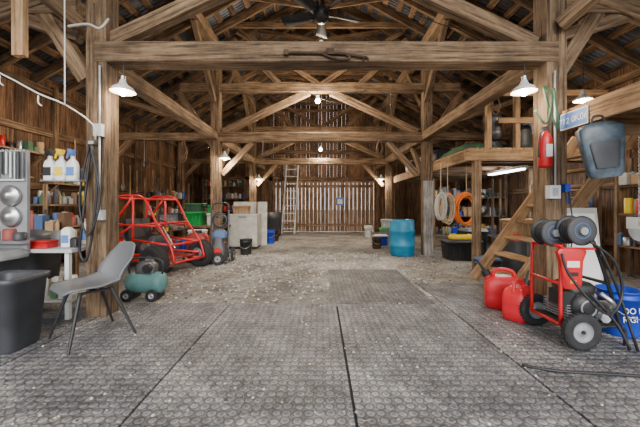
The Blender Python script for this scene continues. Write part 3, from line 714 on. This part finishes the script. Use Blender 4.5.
# loft contents
Zl = 2.15
for (x, y, w, d, h, mt, lid) in ((2.9, 9.4, .5, .8, .3, 'charcoal', 'grey'), (2.9, 8.2, .5, .9, .27, 'lightgrey', 'grey'), (2.95, 7.4, .5, .5, .3, 'charcoal', 'black'), (3.6, 8.2, .6, .6, .45, 'card', 'card'), (3.6, 7.3, .6, .6, .4, 'dullblue', 'grey'), (4.3, 7.8, .6, .6, .5, 'grey', 'grey'), (4.35, 6.2, .5, .5, .4, 'card', 'offwhite')):
    tote(x, y, Zl, w, d, h, mt, lid)
tote(2.9, 8.1, Zl+.28, .4, .5, .2, 'charcoal', 'charcoal'); tote(4.35, 6.2, Zl+.42, .4, .4, .25, 'lightgrey', 'dullblue')
b = B()
b.surf(lambda u, v: Vector((2.62+.75*u, 5.6+1.4*v, Zl+.015+.2*max(0, math.sin(pi*u))**.5*max(0, math.sin(pi*v))**.5+.03*math.sin(19*u+5*v)*math.sin(23*v)*math.sin(pi*u))), 14, 28, 'darkgreen'); b.build('folded_tarp')
for x, y, mt in ((3.6, 6.45, 'grey'), (3.8, 5.85, 'charcoal'), (3.2, 5.75, 'darksteel')):
    b = B(); b.lathe((x, y, Zl + (.2 if x < 3.3 else 0)), [(0, 0), (.15, 0), (.16, .1), (.17, .12), (.16, .14), (.16, .36), (.17, .38), (.16, .4), (.15, .46), (.13, .48), (0, .48)], mt); b.build('steel_drum')
b = B(); b.beam((4.2, 7.2, Zl+.02), (4.9, 5.7, Zl+.02), .09, .03, 'newwood'); b.beam((4.3, 7.2, Zl+.05), (5.0, 5.7, Zl+.05), .09, .03, 'newwood')
b.build('lumber_stack')
tote(3.4, 2.6, 2.11, .6, .45, .3, 'charcoal', 'grey'); tote(4.1, 2.5, 2.11, .5, .45, .35, 'card', 'card', 'cardboard_box')
b = B(); b.box((2.95, 2.2, 2.13), (.14, 1.5, .04), 'newwood'); b.box((2.75, 2.1, 2.13), (.14, 1.6, .04), 'timber'); b.box((2.85, 2.15, 2.17), (.14, 1.5, .04), 'newwood'); b.build('lumber_stack')

# ------------------------------------------------------------------ right post fittings
b = B(T(2.22, 3.06, 1.52))
b.lathe((0, 0, 0), [(0, 0), (.052, 0), (.06, .02), (.06, .28), (.045, .33), (.02, .35), (.02, .37)], 'red'); b.box((0, 0, .385), (.05, .03, .03), 'black'); b.beam((0, 0, .39), (.05, 0, .43), .02, .012, 'black')
b.tube([(0, -.02, .375), (-.06, -.03, .33), (-.072, -.02, .2), (-.068, -.01, .1)], .009, 'black'); b.box((0, -.061, .16), (.06, .004, .12), 'white'); b.box((.04, .05, .15), (.08, .05, .2), 'black')
b.build('fire_extinguisher')
b = B(); b.box((2.33, 3.1, 1.28), (.11, .06, .13), 'white'); b.box((2.33, 3.065, 1.28), (.05, .01, .08), 'lightgrey'); b.tube([(2.36, 3.11, 1.35), (2.36, 3.115, 2.5)], .009, 'lightgrey', sm=1); b.build('outlet_box')
b = B(); b.box((2.46, 3.1, 1.32), (.05, .05, .08), 'blue'); b.tube([(2.46, 3.07, 1.28), (2.5, 3.06, .9), (2.44, 3.05, .6)], .006, 'black'); b.build('power_adapter')
b = B(); b.box((2.412, 2.95, 1.97), (.006, .32, .16), 'white'); b.box((2.408, 2.95, 1.97), (.004, .30, .14), 'label')
pl = b.build('license_plate')
text('plate_text', '712 0K06', .085, Matrix.Translation((2.404, 2.95, 1.965)) @ Matrix(((0, 0, -1, 0), (-1, 0, 0, 0), (0, 1, 0, 0), (0, 0, 0, 1))), 'white', pl)
b = B(T(2.40, 2.6, 1.38, math.radians(-15), 0, -.12))
b.loft((0, 0, 0), [(0, .10, .03), (.03, .125, .035), (.3, .155, .05), (.42, .165, .05), (.46, .10, .03), (.47, .03, .02)], 'scoop', n=5)
b.loft((0, -.035, .08), [(0, .08, .02), (.2, .11, .025), (.22, .1, .02)], 'charcoal', n=5); b.tube([(-.05, 0, .46), (-.03, 0, .52), (.03, 0, .52), (.05, 0, .46)], .01, 'black')
b.build('hanging_tray')
for xx, yy2 in ((3.05, 2.95), (3.3, 3.05)):
    b = B()
    for k in range(26): b.torus((xx, yy2, 1.84-.035*k), (1, 0, 0) if k % 2 else (0, 1, 0), .017, .005, 'steel', 10, 6)
    b.build('hanging_chain')
b = B(); b.tube([(2.15, 3.1, 2.1), (2.22, 3.04, 1.95), (2.26, 3.02, 2.2), (2.18, 3.02, 2.3), (2.28, 3.06, 2.05), (2.35, 3.05, 1.9), (2.3, 3.05, 2.3)], .011, 'darkgreen'); b.build('hanging_cord')
b = B(); b.box((2.84, 3.35, .56), (.40, .025, 1.12), 'offwhite', rot=(-.1, 0, .05)); b.box((2.84, 3.33, .56), (.32, .012, 1.0), 'white', rot=(-.1, 0, .05)); b.build('leaning_door_panel')
b = B(T(3.4, 3.1, .017))
b.loft((0, 0, 0), [(0, .2, .18), (.03, .2, .18), (.04, .06, .06), (.72, .05, .05), (.73, .16, .12), (.76, .16, .12)], 'darksteel'); b.cyl((-.14, 0, .88), (.14, 0, .88), .08, 'lightgrey')
for s in (-1, 1): b.cyl((s*.17, 0, .88), (s*.21, 0, .88), .11, 'steel'); b.box((s*.19, .0, .95), (.06, .24, .12), 'white')
b.build('bench_grinder')
b = B(); b.box((4.2, 3.0, .72), (1.1, .6, .05), 'timber')
for x in (3.75, 4.65):
    for y in (2.8, 3.2): b.box((x, y, .36), (.07, .07, .68), 'timber')
supplies(3.9, 4.7, 3.0, .746, hmax=.35, b=b)
b.build('workbench')
bucket(3.05, 3.05, .017, .12, .3, 'offwhite')

# ------------------------------------------------------------------ gas cans
def gascan(x, y, rz, s=1.0):
    b = B(T(x, y, .018, rz) @ Matrix.Scale(s, 4))
    b.loft((0, 0, 0), [(0, .125, .085), (.012, .14, .1), (.1, .145, .103), (.12, .14, .1), (.14, .145, .103), (.22, .14, .1), (.27, .115, .085), (.29, .08, .06)], 'gasred', n=5)
    b.tube([(-.11, 0, .25), (-.09, 0, .33), (0, 0, .35), (.06, 0, .33), (.07, 0, .27)], .017, 'gasred')
    b.cyl((.1, 0, .24), (.125, 0, .30), .032, 'gasred'); b.cyl((.118, 0, .285), (.14, 0, .33), .036, 'black'); b.cyl((.135, 0, .32), (.2, 0, .41), .013, 'black', r2=.009)
    b.box((0, -.104, .13), (.16, .006, .09), 'darkred')
    b.build('gas_can')
gascan(2.02, 3.45, math.radians(160), 1.2); gascan(1.99, 3.1, math.radians(35), 1.1)

# ------------------------------------------------------------------ pressure washer
b = B(T(-.04, 0, .017)); r = .014
for y in (2.5, 2.84):
    b.tube([(1.98, y, .17), (2.2, y, .15), (2.46, y, .15), (2.5, y, .08), (2.5, y, .0)], r, 'black')
    b.tube([(2.46, y, .15), (2.36, y, .5), (2.26, y, .80), (2.2, y, .9)], r, 'black')
    b.tube([(1.98, y, .17), (1.98, y, .5), (1.99, y, .8)], r, 'red', sm=2)
for p in ((1.98, .17), (2.46, .15), (2.2, .9), (1.99, .8), (1.98, .5), (2.36, .5)): b.tube([(p[0], 2.5, p[1]), (p[0], 2.84, p[1])], r, 'black' if p[0] > 2.1 else 'red', sm=1)
b.beam((1.99, 2.5, .78), (2.28, 2.5, .78), .02, .02, 'red'); b.beam((1.99, 2.84, .78), (2.28, 2.84, .78), .02, .02, 'red')
b.cyl((2.06, 2.42, .145), (2.06, 2.9, .145), .012, 'steel')
b.wheel((2.08, 2.42, .145), (0, 1, 0), .145, .06, 'grey', .55); b.wheel((2.08, 2.93, .145), (0, 1, 0), .145, .06, 'grey', .55)
b.box((2.22, 2.67, .17), (.46, .32, .015), 'black')
b.loft((2.2, 2.67, .18), [(0, .12, .12), (.12, .13, .13), (.2, .11, .11)], 'darksteel', n=5)
for k in range(6): b.box((2.2, 2.67, .2+.022*k), (.28, .27, .006), 'grey')
b.lathe((2.2, 2.56, .3), [(.0, .07), (.05, .07), (.1, .05), (.115, .02), (.115, -.03)], 'black', (0, -1, 0)); b.torus((2.2, 2.49, .3), (0, 1, 0), .06, .008, 'grey')
b.loft((2.22, 2.67, .38), [(0, .12, .11), (.07, .13, .12), (.1, .1, .09), (.11, .04, .04)], 'black', n=4); b.cyl((2.22, 2.67, .48), (2.22, 2.67, .52), .035, 'grey')
b.box((2.08, 2.62, .36), (.1, .16, .12), 'black'); b.cyl((2.36, 2.6, .26), (2.44, 2.6, .26), .07, 'steel')
b.cyl((2.35, 2.7, .22), (2.35, 2.5, .22), .04, 'lightgrey'); b.tube([(2.3, 2.5, .42), (2.35, 2.45, .36), (2.4, 2.5, .3)], .02, 'steel')
b.loft((2.06, 2.5, .46), [(0, .06, .02), (.04, .08, .025), (.22, .09, .025), (.30, .12, .025), (.32, .10, .02)], 'red', n=6)
b.box((2.06, 2.472, .66), (.10, .004, .05), 'white'); b.box((2.06, 2.472, .58), (.08, .004, .03), 'black'); b.box((2.06, 2.472, .52), (.05, .004, .03), 'orange')
for (cx, cy, cz, rr, hm) in ((1.99, 2.64, .90, .105, 'black'), (2.10, 2.5, .93, .11, 'black')):
    for yy in (cy-.06, cy+.06):
        b.lathe((cx, yy, cz), [(0, .004), (rr*.9, .004), (rr, .0), (rr, -.008), (rr*.9, -.01), (0, -.01)], 'charcoal', (0, 1, 0)); b.torus((cx, yy, cz), (0, 1, 0), rr, .009, 'black')
        b.torus((cx, yy-.008, cz), (0, 1, 0), rr*.55, .005, 'dullblue')
    b.cyl((cx, cy-.09, cz), (cx, cy+.09, cz), .03, 'grey')
    for k in range(4): b.torus((cx, cy-.04+.025*k, cz), (0, 1, 0), rr*.8, .013, hm)
b.tube([(2.13, 2.4, .85), (2.3, 2.38, .7), (2.38, 2.4, .45), (2.25, 2.36, .3), (2.1, 2.36, .4), (1.98, 2.42, .6), (1.95, 2.45, .75)], .010, 'black')
b.tube([(2.2, 2.47, .42), (2.36, 2.42, .2), (2.42, 2.38, .02)], .012, 'black', sm=3)
b.tube([(2.26, 2.47, .8), (2.38, 2.45, .5), (2.46, 2.36, .02)], .010, 'black', sm=3)
b.build('pressure_washer')
ob = bucket(2.66, 2.76, .017, .155, .39, 'blue')
text('bucket_text', 'DO IT\nRIGHT', .07, Matrix.Translation((2.64, 2.60, .22)) @ Euler((math.radians(86), 0, 0)).to_matrix().to_4x4(), 'white', ob)
b = B(); b.tube([(1.42, 2.18, .027), (1.6, 2.1, .027), (2.0, 2.05, .027), (2.4, 2.0, .027), (2.9, 2.02, .027), (3.4, 2.15, .027)], .010, 'black'); b.build('extension_cord')

# ------------------------------------------------------------------ lighting
w = bpy.data.worlds.new('World'); bpy.context.scene.world = w; w.use_nodes = True
bg = w.node_tree.nodes['Background']; bg.inputs['Color'].default_value = (.88, .94, 1, 1); bg.inputs['Strength'].default_value = 3.0
sl = bpy.data.lights.new('sun', 'SUN'); sl.energy = 3.2; sl.angle = math.radians(25); sl.color = (1, .94, .85)
so = bpy.data.objects.new('sun', sl); bpy.context.scene.collection.objects.link(so); so.rotation_euler = (math.radians(66), 0, math.radians(8))

# ------------------------------------------------------------------ camera
cd = bpy.data.cameras.new('camera'); cam = bpy.data.objects.new('camera', cd); bpy.context.scene.collection.objects.link(cam)
cam.location = (0, 0, CH); cam.rotation_euler = (pi/2, 0, 0)
cd.sensor_width = 36; cd.lens = 36*F/640; cd.shift_y = -8.5/640; cd.clip_start = .02
bpy.context.scene.camera = cam
